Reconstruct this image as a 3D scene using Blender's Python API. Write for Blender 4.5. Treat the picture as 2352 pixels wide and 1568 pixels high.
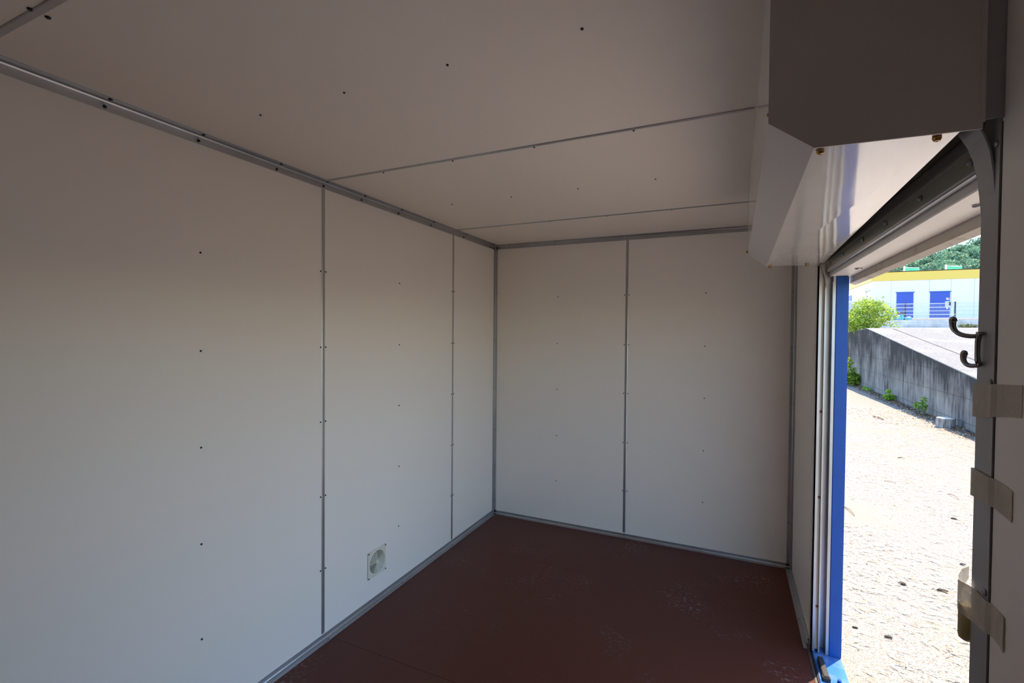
import bpy, bmesh, math, random
from mathutils import Vector, Matrix, noise
random.seed(7)
for o in list(bpy.data.objects): bpy.data.objects.remove(o)
S = bpy.context.scene
COL = S.collection
PI = math.pi

# ---------------------------------------------------------------- camera
cd = bpy.data.cameras.new('camera'); cam = bpy.data.objects.new('camera', cd); COL.objects.link(cam)
cd.sensor_fit = 'HORIZONTAL'; cd.sensor_width = 36; cd.lens = 16.73; cd.clip_start = 0.02; cd.clip_end = 2000
r_, u_, f_ = Vector((.9081, .4188, .0082)), Vector((-.0152, .0133, .9998)), Vector((-.4186, .9080, -.0184))
M = Matrix((r_, u_, -f_)).transposed().to_4x4(); M.translation = (0, 0, 1.6304)
cam.matrix_world = M
S.camera = cam

# ---------------------------------------------------------------- sky, sun, exposure
SUN_AZ = Vector((.585, .81, 0)).normalized(); SUN_EL = math.radians(63)
w = bpy.data.worlds.new('sky'); S.world = w; w.use_nodes = True
nt = w.node_tree; bg = nt.nodes['Background']
sk = nt.nodes.new('ShaderNodeTexSky'); sk.sky_type = 'NISHITA'; sk.sun_disc = False
sk.sun_elevation = SUN_EL; sk.sun_rotation = math.atan2(SUN_AZ.x, SUN_AZ.y)
sk.air_density = 1.0; sk.dust_density = 0.6; sk.ozone_density = 1.6; sk.altitude = 200
hs_ = nt.nodes.new('ShaderNodeHueSaturation'); hs_.inputs['Saturation'].default_value = 1.12
nt.links.new(sk.outputs[0], hs_.inputs['Color']); nt.links.new(hs_.outputs[0], bg.inputs[0]); bg.inputs[1].default_value = 0.25
sl = bpy.data.lights.new('sun', 'SUN'); sl.energy = 4.2; sl.angle = math.radians(.53); sl.color = (1, .84, .62)
so = bpy.data.objects.new('sun', sl); COL.objects.link(so)
sd = SUN_AZ * math.cos(SUN_EL) + Vector((0, 0, math.sin(SUN_EL)))
so.rotation_euler = sd.to_track_quat('Z', 'Y').to_euler(); so.location = sd * 60
vs = S.view_settings; S.display_settings.display_device = 'sRGB'
vs.view_transform = 'Standard'; vs.look = 'None'; vs.gamma = 1; vs.use_curve_mapping = False
vs.exposure = 1.38
try:
    S.cycles.max_bounces = 16; S.cycles.diffuse_bounces = 10; S.cycles.glossy_bounces = 6
    S.cycles.sample_clamp_indirect = 6; S.cycles.use_denoising = True
except Exception: pass

# ---------------------------------------------------------------- materials
def mat(name, col, rough=.5, metal=0., spec=.5, noise_amt=0., noise_scale=8., bump=0., bump_scale=40., coat=0., stretch=(1, 1, 1), col2=None, ramp=(.35, .65), detail=4., alpha=1.):
    m = bpy.data.materials.new(name); m.use_nodes = True
    n = m.node_tree.nodes; l = m.node_tree.links; b = n['Principled BSDF']
    b.inputs['Base Color'].default_value = (*col, 1); b.inputs['Roughness'].default_value = rough
    b.inputs['Metallic'].default_value = metal; b.inputs['Specular IOR Level'].default_value = spec
    b.inputs['Coat Weight'].default_value = coat; b.inputs['Coat Roughness'].default_value = .06
    b.inputs['Alpha'].default_value = alpha
    tc = n.new('ShaderNodeTexCoord'); mp = n.new('ShaderNodeMapping'); mp.inputs['Scale'].default_value = stretch
    l.new(tc.outputs['Object'], mp.inputs['Vector'])
    if noise_amt or col2:
        t = n.new('ShaderNodeTexNoise'); t.inputs['Scale'].default_value = noise_scale; t.inputs['Detail'].default_value = detail
        l.new(mp.outputs[0], t.inputs['Vector'])
        cr = n.new('ShaderNodeValToRGB'); cr.color_ramp.elements[0].position = ramp[0]; cr.color_ramp.elements[1].position = ramp[1]
        c2 = col2 or tuple(max(0, c * (1 - noise_amt)) for c in col)
        cr.color_ramp.elements[0].color = (*c2, 1); cr.color_ramp.elements[1].color = (*col, 1)
        l.new(t.outputs[0], cr.inputs[0]); l.new(cr.outputs[0], b.inputs['Base Color'])
    if bump:
        t2 = n.new('ShaderNodeTexNoise'); t2.inputs['Scale'].default_value = bump_scale; t2.inputs['Detail'].default_value = 3
        l.new(mp.outputs[0], t2.inputs['Vector'])
        bp = n.new('ShaderNodeBump'); bp.inputs['Strength'].default_value = bump; bp.inputs['Distance'].default_value = .02
        l.new(t2.outputs[0], bp.inputs['Height']); l.new(bp.outputs[0], b.inputs['Normal'])
    return m

def attr_mat(name, rough=.6, trans=0., spec=.3):
    """leaf material whose colour is carried per leaf by the mesh"""
    m = bpy.data.materials.new(name); m.use_nodes = True
    n = m.node_tree.nodes; l = m.node_tree.links; b = n['Principled BSDF']
    a = n.new('ShaderNodeAttribute'); a.attribute_name = 'tone'
    l.new(a.outputs['Color'], b.inputs['Base Color']); b.inputs['Roughness'].default_value = rough; b.inputs['Specular IOR Level'].default_value = spec
    if trans:
        t = n.new('ShaderNodeBsdfTranslucent'); l.new(a.outputs['Color'], t.inputs['Color'])
        mx = n.new('ShaderNodeMixShader'); mx.inputs[0].default_value = trans
        l.new(b.outputs[0], mx.inputs[1]); l.new(t.outputs[0], mx.inputs[2]); l.new(mx.outputs[0], n['Material Output'].inputs['Surface'])
    return m

MT = {}
MT['panel'] = mat('painted_panel', (.90, .855, .80), .42, spec=.35, bump=.02, bump_scale=3)
MT['ceil'] = mat('painted_ceiling', (.90, .83, .75), .32, spec=.35, bump=.02, bump_scale=2)
MT['alu'] = mat('aluminium', (.52, .53, .55), .38, metal=.85, noise_amt=.12, noise_scale=6, bump=.02, bump_scale=20)
MT['alu_grey'] = mat('grey_trim', (.42, .42, .43), .45, metal=.3, noise_amt=.06)
MT['dark'] = mat('dark_rubber', (.02, .02, .022), .6)
MT['front'] = mat('dark_unseen_wall', (.16, .13, .11), .6, noise_amt=.3, noise_scale=5, stretch=(3, 3, .4))  # unseen end wall; dark tone made up to dim the near end
MT['screw'] = mat('screw_steel', (.035, .045, .06), .25, metal=.6)
MT['rivet'] = mat('rivet_steel', (.35, .36, .38), .3, metal=.9)
MT['brass'] = mat('brass_bolt', (.42, .26, .07), .3, metal=.9)
MT['white_gloss'] = mat('white_gloss_sheet', (.80, .78, .75), .16, spec=.6, coat=.4, bump=.08, bump_scale=2.2)
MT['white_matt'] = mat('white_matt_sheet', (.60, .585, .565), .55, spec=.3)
MT['white_mirror'] = mat('white_coated_sheet', (.86, .84, .81), .12, spec=.7, coat=1., bump=.7, bump_scale=2.3, stretch=(1, .5, 1))
MT['end_sheet'] = mat('grey_white_sheet', (.66, .63, .60), .5, noise_amt=.05, noise_scale=3)
MT['rail'] = mat('shutter_rail', (.44, .42, .36), .4, metal=.35)
MT['rail_dark'] = mat('shutter_slat', (.30, .29, .25), .45, metal=.3)
MT['blue'] = mat('blue_paint', (.006, .082, .37), .40, spec=.35, noise_amt=.08, noise_scale=12)
MT['taupe'] = mat('taupe_rubber_and_vent_shade', (.12, .10, .09), .6)  # rubber edge at the sill, and painted shade inside the vent
MT['sill_blue'] = mat('dusty_blue_paint', (.035, .16, .48), .32, spec=.5, col2=(.16, .24, .46), noise_scale=7, ramp=(.30, .52))
MT['wood'] = mat('pale_batten', (.62, .52, .40), .7)
MT['white_paint'] = mat('white_frame_paint', (.88, .85, .80), .4, noise_amt=.06, noise_scale=5)
MT['lip'] = mat('weathered_cream_paint', (.62, .57, .49), .6, col2=(.3, .27, .22), noise_scale=14, ramp=(.25, .42))
MT['cream'] = mat('cream_plastic', (.74, .73, .62), .45)
MT['chrome'] = mat('dark_chrome', (.33, .33, .34), .14, metal=1.)
MT['tube'] = mat('yellowed_plastic', (.46, .37, .17), .5)
MT['rust'] = mat('rusty_screw', (.22, .07, .03), .7, metal=.3)
MT['concrete'] = mat('pale_concrete', (.46, .44, .42), .9, col2=(.36, .34, .32), noise_scale=3, bump=.3, bump_scale=60)

def tape_mat():
    m = mat('masking_tape', (.70, .64, .54), .6, noise_amt=.10, noise_scale=20, alpha=.72, bump=.25, bump_scale=40)
    return m
MT['tape'] = tape_mat()

def floor_mat():
    m = mat('red_brown_floor_paint', (.104, .027, .016), .42, spec=.25, bump=.06, bump_scale=90)
    n = m.node_tree.nodes; l = m.node_tree.links; b = n['Principled BSDF']
    tc = n.new('ShaderNodeTexCoord')
    a = n.new('ShaderNodeTexNoise'); a.inputs['Scale'].default_value = 2.2; a.inputs['Detail'].default_value = 5
    s = n.new('ShaderNodeTexNoise'); s.inputs['Scale'].default_value = 48; s.inputs['Detail'].default_value = 6
    v = n.new('ShaderNodeTexVoronoi'); v.inputs['Scale'].default_value = 24
    for t in (a, s, v): l.new(tc.outputs['Object'], t.inputs['Vector'])
    r1 = n.new('ShaderNodeValToRGB'); r1.color_ramp.elements[0].position = .54; r1.color_ramp.elements[1].position = .70
    r2 = n.new('ShaderNodeValToRGB'); r2.color_ramp.elements[0].position = .52; r2.color_ramp.elements[1].position = .68
    r3 = n.new('ShaderNodeValToRGB'); r3.color_ramp.elements[0].position = .035; r3.color_ramp.elements[0].color = (1, 1, 1, 1)
    r3.color_ramp.elements[1].position = .06; r3.color_ramp.elements[1].color = (0, 0, 0, 1)
    l.new(a.outputs[0], r1.inputs[0]); l.new(s.outputs[0], r2.inputs[0]); l.new(v.outputs['Distance'], r3.inputs[0])
    mu = n.new('ShaderNodeMath'); mu.operation = 'MULTIPLY'; l.new(r1.outputs[0], mu.inputs[0]); l.new(r2.outputs[0], mu.inputs[1])
    s3 = n.new('ShaderNodeMath'); s3.operation = 'MULTIPLY'; s3.inputs[1].default_value = .45; l.new(r3.outputs[0], s3.inputs[0])
    ad = n.new('ShaderNodeMath'); ad.operation = 'ADD'; ad.use_clamp = True; l.new(mu.outputs[0], ad.inputs[0]); l.new(s3.outputs[0], ad.inputs[1])
    k = n.new('ShaderNodeMath'); k.operation = 'MULTIPLY'; k.inputs[1].default_value = .38; l.new(ad.outputs[0], k.inputs[0])
    mx = n.new('ShaderNodeMix'); mx.data_type = 'RGBA'; mx.inputs['A'].default_value = (.104, .027, .016, 1); mx.inputs['B'].default_value = (.36, .32, .30, 1)
    l.new(k.outputs[0], mx.inputs['Factor']); l.new(mx.outputs['Result'], b.inputs['Base Color'])
    return m
MT['floor'] = floor_mat()

def ground_mat(name, light, dark, tan):
    m = mat(name, light, .95, spec=.2, bump=.2, bump_scale=70)
    n = m.node_tree.nodes; l = m.node_tree.links; b = n['Principled BSDF']; tc = n.new('ShaderNodeTexCoord')
    def nz(sc, lo, hi, d=5):
        t = n.new('ShaderNodeTexNoise'); t.inputs['Scale'].default_value = sc; t.inputs['Detail'].default_value = d; l.new(tc.outputs['Object'], t.inputs['Vector'])
        r = n.new('ShaderNodeMapRange'); r.inputs[1].default_value = lo; r.inputs[2].default_value = hi; l.new(t.outputs[0], r.inputs[0]); return r.outputs[0]
    def mix(fac, A, B):
        x = n.new('ShaderNodeMix'); x.data_type = 'RGBA'; l.new(fac, x.inputs['Factor'])
        for k, v in (('A', A), ('B', B)):
            if isinstance(v, tuple): x.inputs[k].default_value = (*v, 1)
            else: l.new(v, x.inputs[k])
        return x.outputs['Result']
    c = mix(nz(55, .40, .62), dark, light)
    c = mix(nz(.9, .50, .66), c, tan)
    c2 = mix(nz(130, .35, .5), tuple(x * .45 for x in dark), c)
    l.new(c2, b.inputs['Base Color']); return m
MT['ground'] = ground_mat('littered_asphalt', (.41, .36, .30), (.24, .212, .18), (.37, .295, .21))
MT['ramp'] = ground_mat('washed_concrete', (.35, .335, .31), (.16, .153, .145), (.31, .29, .265))

def stained_mat(name, light, dark, sc=(2.2, 2.2, .25), grown=False):
    """old shuttered concrete: vertical run-off streaks, blackened growth, formwork lines"""
    m = mat(name, light, .95, spec=.2, bump=.5, bump_scale=30)
    n = m.node_tree.nodes; l = m.node_tree.links; b = n['Principled BSDF']; tc = n.new('ShaderNodeTexCoord')
    mp = n.new('ShaderNodeMapping'); mp.inputs['Scale'].default_value = sc; l.new(tc.outputs['Object'], mp.inputs[0])
    t = n.new('ShaderNodeTexNoise'); t.inputs['Scale'].default_value = 2.6; t.inputs['Detail'].default_value = 10; t.inputs['Roughness'].default_value = .65; l.new(mp.outputs[0], t.inputs['Vector'])
    t2 = n.new('ShaderNodeTexNoise'); t2.inputs['Scale'].default_value = 1.1; t2.inputs['Detail'].default_value = 5; l.new(tc.outputs['Object'], t2.inputs['Vector'])
    ad = n.new('ShaderNodeMath'); ad.operation = 'ADD'; l.new(t.outputs[0], ad.inputs[0]); l.new(t2.outputs[0], ad.inputs[1])
    r = n.new('ShaderNodeMapRange'); r.inputs[1].default_value = .80; r.inputs[2].default_value = 1.28; src = ad.outputs[0]
    if grown:      # black growth creeping down from the coping
        at = n.new('ShaderNodeAttribute'); at.attribute_name = 'tone'; gm = n.new('ShaderNodeMath'); gm.operation = 'MULTIPLY_ADD'; gm.inputs[1].default_value = -.42; gm.inputs[2].default_value = .20
        l.new(at.outputs['Fac'], gm.inputs[0]); g2_ = n.new('ShaderNodeMath'); g2_.operation = 'ADD'; l.new(src, g2_.inputs[0]); l.new(gm.outputs[0], g2_.inputs[1]); src = g2_.outputs[0]
    l.new(src, r.inputs[0])
    x = n.new('ShaderNodeMix'); x.data_type = 'RGBA'; x.inputs['A'].default_value = (*dark, 1); x.inputs['B'].default_value = (*light, 1)
    l.new(r.outputs[0], x.inputs['Factor'])
    sp = n.new('ShaderNodeSeparateXYZ'); l.new(tc.outputs['Object'], sp.inputs[0]); lines = []
    for ch, k, wd in (('Z', 2.1, .035), ('Y', .48, .008)):
        mm = n.new('ShaderNodeMath'); mm.operation = 'MULTIPLY_ADD'; mm.inputs[1].default_value = k; mm.inputs[2].default_value = 5.13; l.new(sp.outputs[ch], mm.inputs[0])
        fr = n.new('ShaderNodeMath'); fr.operation = 'FRACT'; l.new(mm.outputs[0], fr.inputs[0])
        lt = n.new('ShaderNodeMath'); lt.operation = 'LESS_THAN'; lt.inputs[1].default_value = wd; l.new(fr.outputs[0], lt.inputs[0]); lines.append(lt)
    mxl = n.new('ShaderNodeMath'); mxl.operation = 'MAXIMUM'; l.new(lines[0].outputs[0], mxl.inputs[0]); l.new(lines[1].outputs[0], mxl.inputs[1])
    sc_ = n.new('ShaderNodeMath'); sc_.operation = 'MULTIPLY'; sc_.inputs[1].default_value = .38; l.new(mxl.outputs[0], sc_.inputs[0])
    x2 = n.new('ShaderNodeMix'); x2.data_type = 'RGBA'; x2.inputs['B'].default_value = (*[c * .5 for c in dark], 1); l.new(sc_.outputs[0], x2.inputs['Factor']); l.new(x.outputs['Result'], x2.inputs['A'])
    l.new(x2.outputs['Result'], b.inputs['Base Color']); return m
MT['wall_old'] = stained_mat('stained_concrete', (.27, .255, .235), (.036, .034, .033), (3.6, 3.6, .55), True)
MT['wall_low'] = stained_mat('weathered_concrete', (.80, .79, .77), (.42, .41, .39), (1, 1, .7))
MT['bld'] = mat('white_cladding', (.83, .85, .88), .5)
MT['bld_grey'] = mat('grey_cladding', (.55, .57, .60), .6)
MT['yellow'] = mat('yellow_fascia', (.80, .56, .10), .5)
MT['door_blue'] = mat('blue_steel_door', (.03, .085, .46), .45)
MT['green'] = mat('green_cloth', (.10, .52, .28), .7)
MT['fence'] = mat('dark_fence_steel', (.05, .055, .065), .5)
MT['fence_wire'] = mat('galvanised_wire', (.38, .42, .47), .5, metal=.3)
MT['fence_rail'] = mat('pale_rail', (.72, .68, .60), .5)
MT['tarp'] = mat('turquoise_plastic', (.05, .36, .48), .35, col2=(.30, .55, .62), noise_scale=5, bump=.6, bump_scale=8)
MT['bark'] = mat('grey_bark', (.40, .38, .36), .9, col2=(.10, .09, .09), noise_scale=9, stretch=(3, 3, .5))
MT['cut_wood'] = mat('cut_timber', (.78, .72, .62), .8, noise_amt=.15, noise_scale=10)
MT['twig'] = mat('dry_twig', (.24, .15, .09), .9)
MT['chip'] = mat('dark_bark', (.045, .035, .032), .9)
MT['hill'] = mat('undergrowth', (.05, .09, .03), .95, noise_amt=.4, noise_scale=.3)
MT['leaf'] = attr_mat('leaf', .55, .35)
MT['litter'] = attr_mat('dry_leaf', .8, .0)

# ---------------------------------------------------------------- mesh helpers
class MB:
    def __init__(s): s.bm = bmesh.new(); s.tones = []
    def box(s, a, b, bev=0.):
        lo = [min(a[i], b[i]) for i in range(3)]; hi = [max(a[i], b[i]) for i in range(3)]
        vs_ = [s.bm.verts.new((x, y, z)) for x in (lo[0], hi[0]) for y in (lo[1], hi[1]) for z in (lo[2], hi[2])]
        fs = [(0, 1, 3, 2), (4, 6, 7, 5), (0, 4, 5, 1), (2, 3, 7, 6), (0, 2, 6, 4), (1, 5, 7, 3)]
        F = [s.bm.faces.new([vs_[i] for i in f]) for f in fs]
        if bev:
            es = list({e for f in F for e in f.edges}); bmesh.ops.bevel(s.bm, geom=es, offset=bev, segments=2, affect='EDGES')
        return s
    def prism(s, poly, d, close=True):
        """poly: 3-D outline, swept by vector d"""
        d = Vector(d); n = len(poly); A = [s.bm.verts.new(p) for p in poly]; B = [s.bm.verts.new(Vector(p) + d) for p in poly]
        for i in range(n if close else n - 1):
            j = (i + 1) % n; s.bm.faces.new((A[i], A[j], B[j], B[i]))
        if close: s.bm.faces.new(A[::-1]); s.bm.faces.new(B)
        return s
    def loft(s, P, Q):
        """two outlines joined, both ends closed"""
        A = [s.bm.verts.new(p) for p in P]; B = [s.bm.verts.new(p) for p in Q]; n = len(P)
        for i in range(n):
            j = (i + 1) % n; s.bm.faces.new((A[i], A[j], B[j], B[i]))
        s.bm.faces.new(A[::-1]); s.bm.faces.new(B); return s
    def tube(s, pts, rad, n=10, cap=True):
        pts = [Vector(p) for p in pts]; rad = rad if isinstance(rad, (list, tuple)) else [rad] * len(pts)
        rings = []; prev = None
        for i, p in enumerate(pts):
            t = (pts[min(i + 1, len(pts) - 1)] - pts[max(i - 1, 0)]).normalized()
            if prev is None: prev = t.orthogonal().normalized()
            a = (prev - t * prev.dot(t)).normalized(); prev = a; b = t.cross(a)
            rings.append([s.bm.verts.new(p + (a * math.cos(2 * PI * k / n) + b * math.sin(2 * PI * k / n)) * rad[i]) for k in range(n)])
        for A, B in zip(rings, rings[1:]):
            for k in range(n):
                f = s.bm.faces.new((A[k], A[(k + 1) % n], B[(k + 1) % n], B[k])); f.smooth = True
        if cap: s.bm.faces.new(rings[0][::-1]); s.bm.faces.new(rings[-1])
        return s
    def lathe(s, prof, c, axis, n=20, a0=0., a1=2 * PI):
        """prof: (radius, height along axis)"""
        c = Vector(c); axis = Vector(axis).normalized(); u = axis.orthogonal().normalized(); v = axis.cross(u)
        R = []
        for r, h in prof:
            R.append([s.bm.verts.new(c + axis * h + (u * math.cos(2 * PI * k / n) + v * math.sin(2 * PI * k / n)) * max(r, 1e-5)) for k in range(n)])
        for A, B in zip(R, R[1:]):
            for k in range(n):
                f = s.bm.faces.new((A[k], A[(k + 1) % n], B[(k + 1) % n], B[k])); f.smooth = True
        s.bm.faces.new(R[0][::-1]); s.bm.faces.new(R[-1]); return s
    def quad(s, *p, tone=None):
        f = s.bm.faces.new([s.bm.verts.new(q) for q in p])
        if tone is not None: s.tones.append(tone)
        return s
    def build(s, name, m, parent=None, normals=True):
        if normals: bmesh.ops.recalc_face_normals(s.bm, faces=s.bm.faces)
        me = bpy.data.meshes.new(name); s.bm.to_mesh(me); s.bm.free()
        if s.tones:
            at = me.color_attributes.new('tone', 'FLOAT_COLOR', 'CORNER'); k = 0
            for p, t in zip(me.polygons, s.tones):
                for li in p.loop_indices: at.data[li].color = (*t, 1)
        me.materials.append(m if not isinstance(m, str) else MT[m])
        o = bpy.data.objects.new(name, me); COL.objects.link(o)
        if parent: o.parent = parent; o.matrix_parent_inverse = parent.matrix_world.inverted()
        return o

def tag(o, label=None, cat=None, group=None, kind=None):
    if label: o['label'] = label
    if cat: o['category'] = cat
    if group: o['group'] = group
    if kind: o['kind'] = kind
    return o
def empty(name, loc, label, cat, group=None, rz=0):
    o = bpy.data.objects.new(name, None); COL.objects.link(o); o.location = loc; o.rotation_euler = (0, 0, rz); o.empty_display_size = .05
    o.matrix_world = Matrix.Translation(loc) @ Matrix.Rotation(rz, 4, 'Z')
    return tag(o, label, cat, group)
def kids(o): return [c for c in list(o.children)]
def copy_tree(o, parent=None):
    c = o.copy(); COL.objects.link(c)
    if parent: c.parent = parent
    for ch in kids(o): copy_tree(ch, c)
    return c

# screws: one mesh, copied
def screw_mesh(name, r, m, h=.003):
    b = MB(); b.lathe([(r, 0), (r, h * .4), (r * .75, h * .85), (r * .35, h), (r * .3, h * .7)], (0, 0, 0), (0, 0, 1), 12)
    o = b.build(name, m); me = o.data; bpy.data.objects.remove(o); return me
SCREW = screw_mesh('screw', .0042, 'screw', .004); RIVET = screw_mesh('rivet', .0062, 'rivet', .004); BOLT = screw_mesh('bolt', .011, 'brass', .014)
TRIMSCREW = screw_mesh('screw_dark', .0062, 'screw', .005)
def fix(me, name, loc, nrm, parent):
    o = bpy.data.objects.new(name, me); COL.objects.link(o)
    o.matrix_world = Matrix.Translation(loc) @ Vector(nrm).to_track_quat('Z', 'Y').to_matrix().to_4x4()
    if parent: o.parent = parent; o.matrix_parent_inverse = parent.matrix_world.inverted()
    return o

# ---------------------------------------------------------------- container shell
XL, XR, YE, YF, ZC, ZF = -1.957, .406, 3.866, -.80, 2.416, -.018
XO = .525                                   # outer face of the right wall
def struct(name, b, m, label, cat): return tag(b.build(name, m), label, cat, None, 'structure')

b = MB()
b.box((XL - .06, YF - .06, ZF - .16), (XO, YE + .06, ZF - .004))
for y0, y1 in ((YF, .640), (.642, 1.899), (1.901, 3.166), (3.168, YE)): b.box((XL, y0, ZF - .01), (.398, y1, ZF))
floor = struct('floor', b, 'floor', 'red-brown painted floor with dusty scuffs and faint board joints', 'floor')
ceiling = struct('ceiling', MB().box((XL - .06, YF - .06, ZC), (XO + .01, YE + .06, ZC + .07)), 'ceil', 'white panelled ceiling crossed by thin joint strips', 'ceiling')
wl = struct('wall_left', MB().box((XL - .06, YF - .06, ZF), (XL, YE + .06, ZC)), 'panel', 'long white panelled wall with a round vent grille near the floor', 'wall')
wb = struct('wall_back', MB().box((XL, YE, ZF), (XO, YE + .06, ZC)), 'panel', 'short white end wall split by one vertical joint strip', 'wall')
wf = struct('wall_front', MB().box((XL, YF - .06, ZF), (XO, YF, ZC)), 'front', 'unseen end wall behind the viewer, darkened to dim the near end', 'wall')
b = MB()
b.box((XR, YF, ZF), (XO, 1.0695, ZC))                      # near part
b.box((.476, 1.0695, ZF), (XO, 1.138, ZC))
b.box((XR, 3.032, ZF), (XO, YE, ZC)); b.box((XR, 2.935, ZF), (.462, 3.028, ZC)); b.box((.41, 3.02, ZF), (XO, 3.04, ZC))
b.box((.462, 2.95, ZF), (XO, 3.03, ZC))
b.box((.462, 1.06, 1.955), (XO, 2.96, ZC))                 # above the opening
wr = struct('wall_right', b, 'panel', 'white panelled wall with the shutter opening', 'wall')

for y, z in [(y, z) for y in (1.225, 2.497, 1.846, 1.880, 3.134, 3.166) for z in (.362, .755, 1.152, 1.546, 1.944)]: fix(SCREW, 'screw', (XL, y, z), (1, 0, 0), wl)
for x, z in [(x, z) for x in (-1.354, -.180, -.785, -.751) for z in (.357, .75, 1.148, 1.541, 1.941)]: fix(SCREW, 'screw', (x, YE, z), (0, -1, 0), wb)
for x, y in [(x, y) for x in (-.362, -.77, -1.169, -1.57) for y in (1.201, 2.508)]: fix(SCREW, 'screw', (x, y, ZC), (0, 0, -1), ceiling)
for x in (-.355, -.77, -1.173, -1.572):
    for y in (1.878, 3.166): fix(SCREW, 'screw', (x, y, ZC), (0, 0, -1), ceiling)
for x, y in ((-1.576, .576), (-1.576, .610)): fix(TRIMSCREW, 'screw', (x, y, ZC), (0, 0, -1), ceiling)

# joint strips: shallow raised strips with a rounded face
def strip(n, p0, p1, wdt, nrm, label, hgt=.003):
    p0, p1, nrm = Vector(p0), Vector(p1), Vector(nrm); t = (p1 - p0).normalized(); s = t.cross(nrm)
    prof = [(-.5, 0), (-.5, .55), (-.36, 1), (.36, 1), (.5, .55), (.5, 0)]
    b = MB(); b.prism([p0 + s * a * wdt + nrm * h * hgt for a, h in prof], p1 - p0)
    return struct(n, b, 'alu', label, 'joint strip')
strip('trim_1', (XL, 1.863, .02), (XL, 1.863, 2.38), .021, (1, 0, 0), 'aluminium joint strip on the long wall beside the vent, nearer the camera')
strip('trim_2', (XL, 3.150, .02), (XL, 3.150, 2.38), .020, (1, 0, 0), 'aluminium joint strip on the long wall close to the far corner')
strip('trim_3', (-.768, YE, .02), (-.768, YE, 2.38), .021, (0, -1, 0), 'aluminium joint strip down the middle of the end wall')
strip('trim_4', (-1.93, 1.860, ZC), (.06, 1.860, ZC), .016, (0, 0, -1), 'thin joint strip crossing the ceiling into the middle of the shutter box', .004)
strip('trim_5', (-1.93, 3.150, ZC), (.40, 3.150, ZC), .016, (0, 0, -1), 'thin joint strip crossing the ceiling nearest the end wall', .004)
strip('trim_6', (-1.93, .588, ZC), (.4, .588, ZC), .020, (0, 0, -1), 'grey joint strip crossing the ceiling nearest the camera', .004)

# corner angles: two flanges with a small cove between
def angle(n, p0, p1, a, c, fl, label, screws=(), fl2=None, me=None, m='alu'):
    """a, c: inward normals of the two faces that meet; screws: distances along"""
    p0, p1, a, c = Vector(p0), Vector(p1), Vector(a), Vector(c); th = .0025; fl2 = fl2 or fl; k = .007
    prof = [(0, 0), (fl, 0), (fl, th), (k + th, th), (th + k * .35, th + k * .35), (th, k + th), (th, fl2), (0, fl2)]   # along c from face a ; along a from face c
    b = MB(); b.prism([p0 + c * u + a * v for u, v in prof], p1 - p0)
    o = struct(n, b, m, label, 'corner trim'); t = (p1 - p0).normalized()
    for d in screws:
        fix(me or RIVET, 'rivet', p0 + t * d + c * fl * .68 + a * th, a, o); fix(me or RIVET, 'rivet', p0 + t * (d + .006) + a * fl2 * .68 + c * th, c, o)
    return o
ys = [y - YF for y in (.270, .586, .903, 1.218, 1.58, 1.862, 2.144, 2.481, 2.843, 3.30, 3.768)]
angle('trim_7', (XL, YF, ZC), (XL, YE, ZC), (1, 0, 0), (0, 0, -1), .038, 'long aluminium angle between the ceiling and the long wall', ys, me=TRIMSCREW)
angle('trim_8', (XL, YE, ZC), (XR, YE, ZC), (0, -1, 0), (0, 0, -1), .036, 'aluminium angle between the ceiling and the end wall', [x - XL for x in (-1.81, -1.387, -.768, -.181)])
angle('trim_9', (XL, YE, ZF), (XL, YE, ZC), (0, -1, 0), (1, 0, 0), .026, 'upright aluminium angle in the far corner of the long wall', [z - ZF for z in (2.305, 1.991, 1.557, 1.126, .749, .419, .096)])
angle('trim_10', (XR, YE, ZF), (XR, YE, ZC), (0, -1, 0), (-1, 0, 0), .028, 'upright aluminium angle in the corner beside the shutter opening', [z - ZF for z in (1.938, 1.542, 1.151, .694, .302)], fl2=.075)
angle('trim_11', (XL, YF, ZF), (XL, YE, ZF), (1, 0, 0), (0, 0, 1), .030, 'aluminium angle between the brown floor and the long wall', [y - YF for y in (.62, 1.25, 1.877, 2.505, 3.123)], fl2=.034)
angle('trim_12', (XL, YE, ZF), (XR, YE, ZF), (0, -1, 0), (0, 0, 1), .028, 'aluminium angle between the brown floor and the end wall', [x - XL for x in (-1.845, -1.342, -.762, -.192, .299)], fl2=.03)
angle('trim_13', (XR, 2.90, ZF), (XR, YE, ZF), (-1, 0, 0), (0, 0, 1), .02, 'short floor angle beside the shutter guide rail', [.05, .28, .55, .8], fl2=.036)
angle('trim_14', (XR, YF, ZC), (XR, 1.06, ZC), (-1, 0, 0), (0, 0, -1), .03, 'ceiling angle above the wall at the near side of the opening', [.3, .9, 1.5])

# near jamb: angle trim on the wall face
b = MB(); b.box((.4038, 1.0705, ZF), (.4065, 1.124, ZC)); b.box((.3815, 1.0632, 1.995), (.4042, 1.0655, ZC)); b.box((.4038, 1.0632, 1.995), (.4062, 1.0715, ZC))
tj = struct('trim_15', b, 'alu_grey', 'grey upright trim beside the coat hook', 'corner trim')
for z in (1.957, 1.552, 1.19, .80): fix(RIVET, 'rivet', (.4038, 1.080, z), (-1, 0, 0), tj)
struct('trim_16', MB().box((.4053, 1.0668, ZF), (.407, 1.0684, 1.99)), 'dark', 'thin dark seal between wall panel and grey jamb trim', 'seal')

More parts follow.
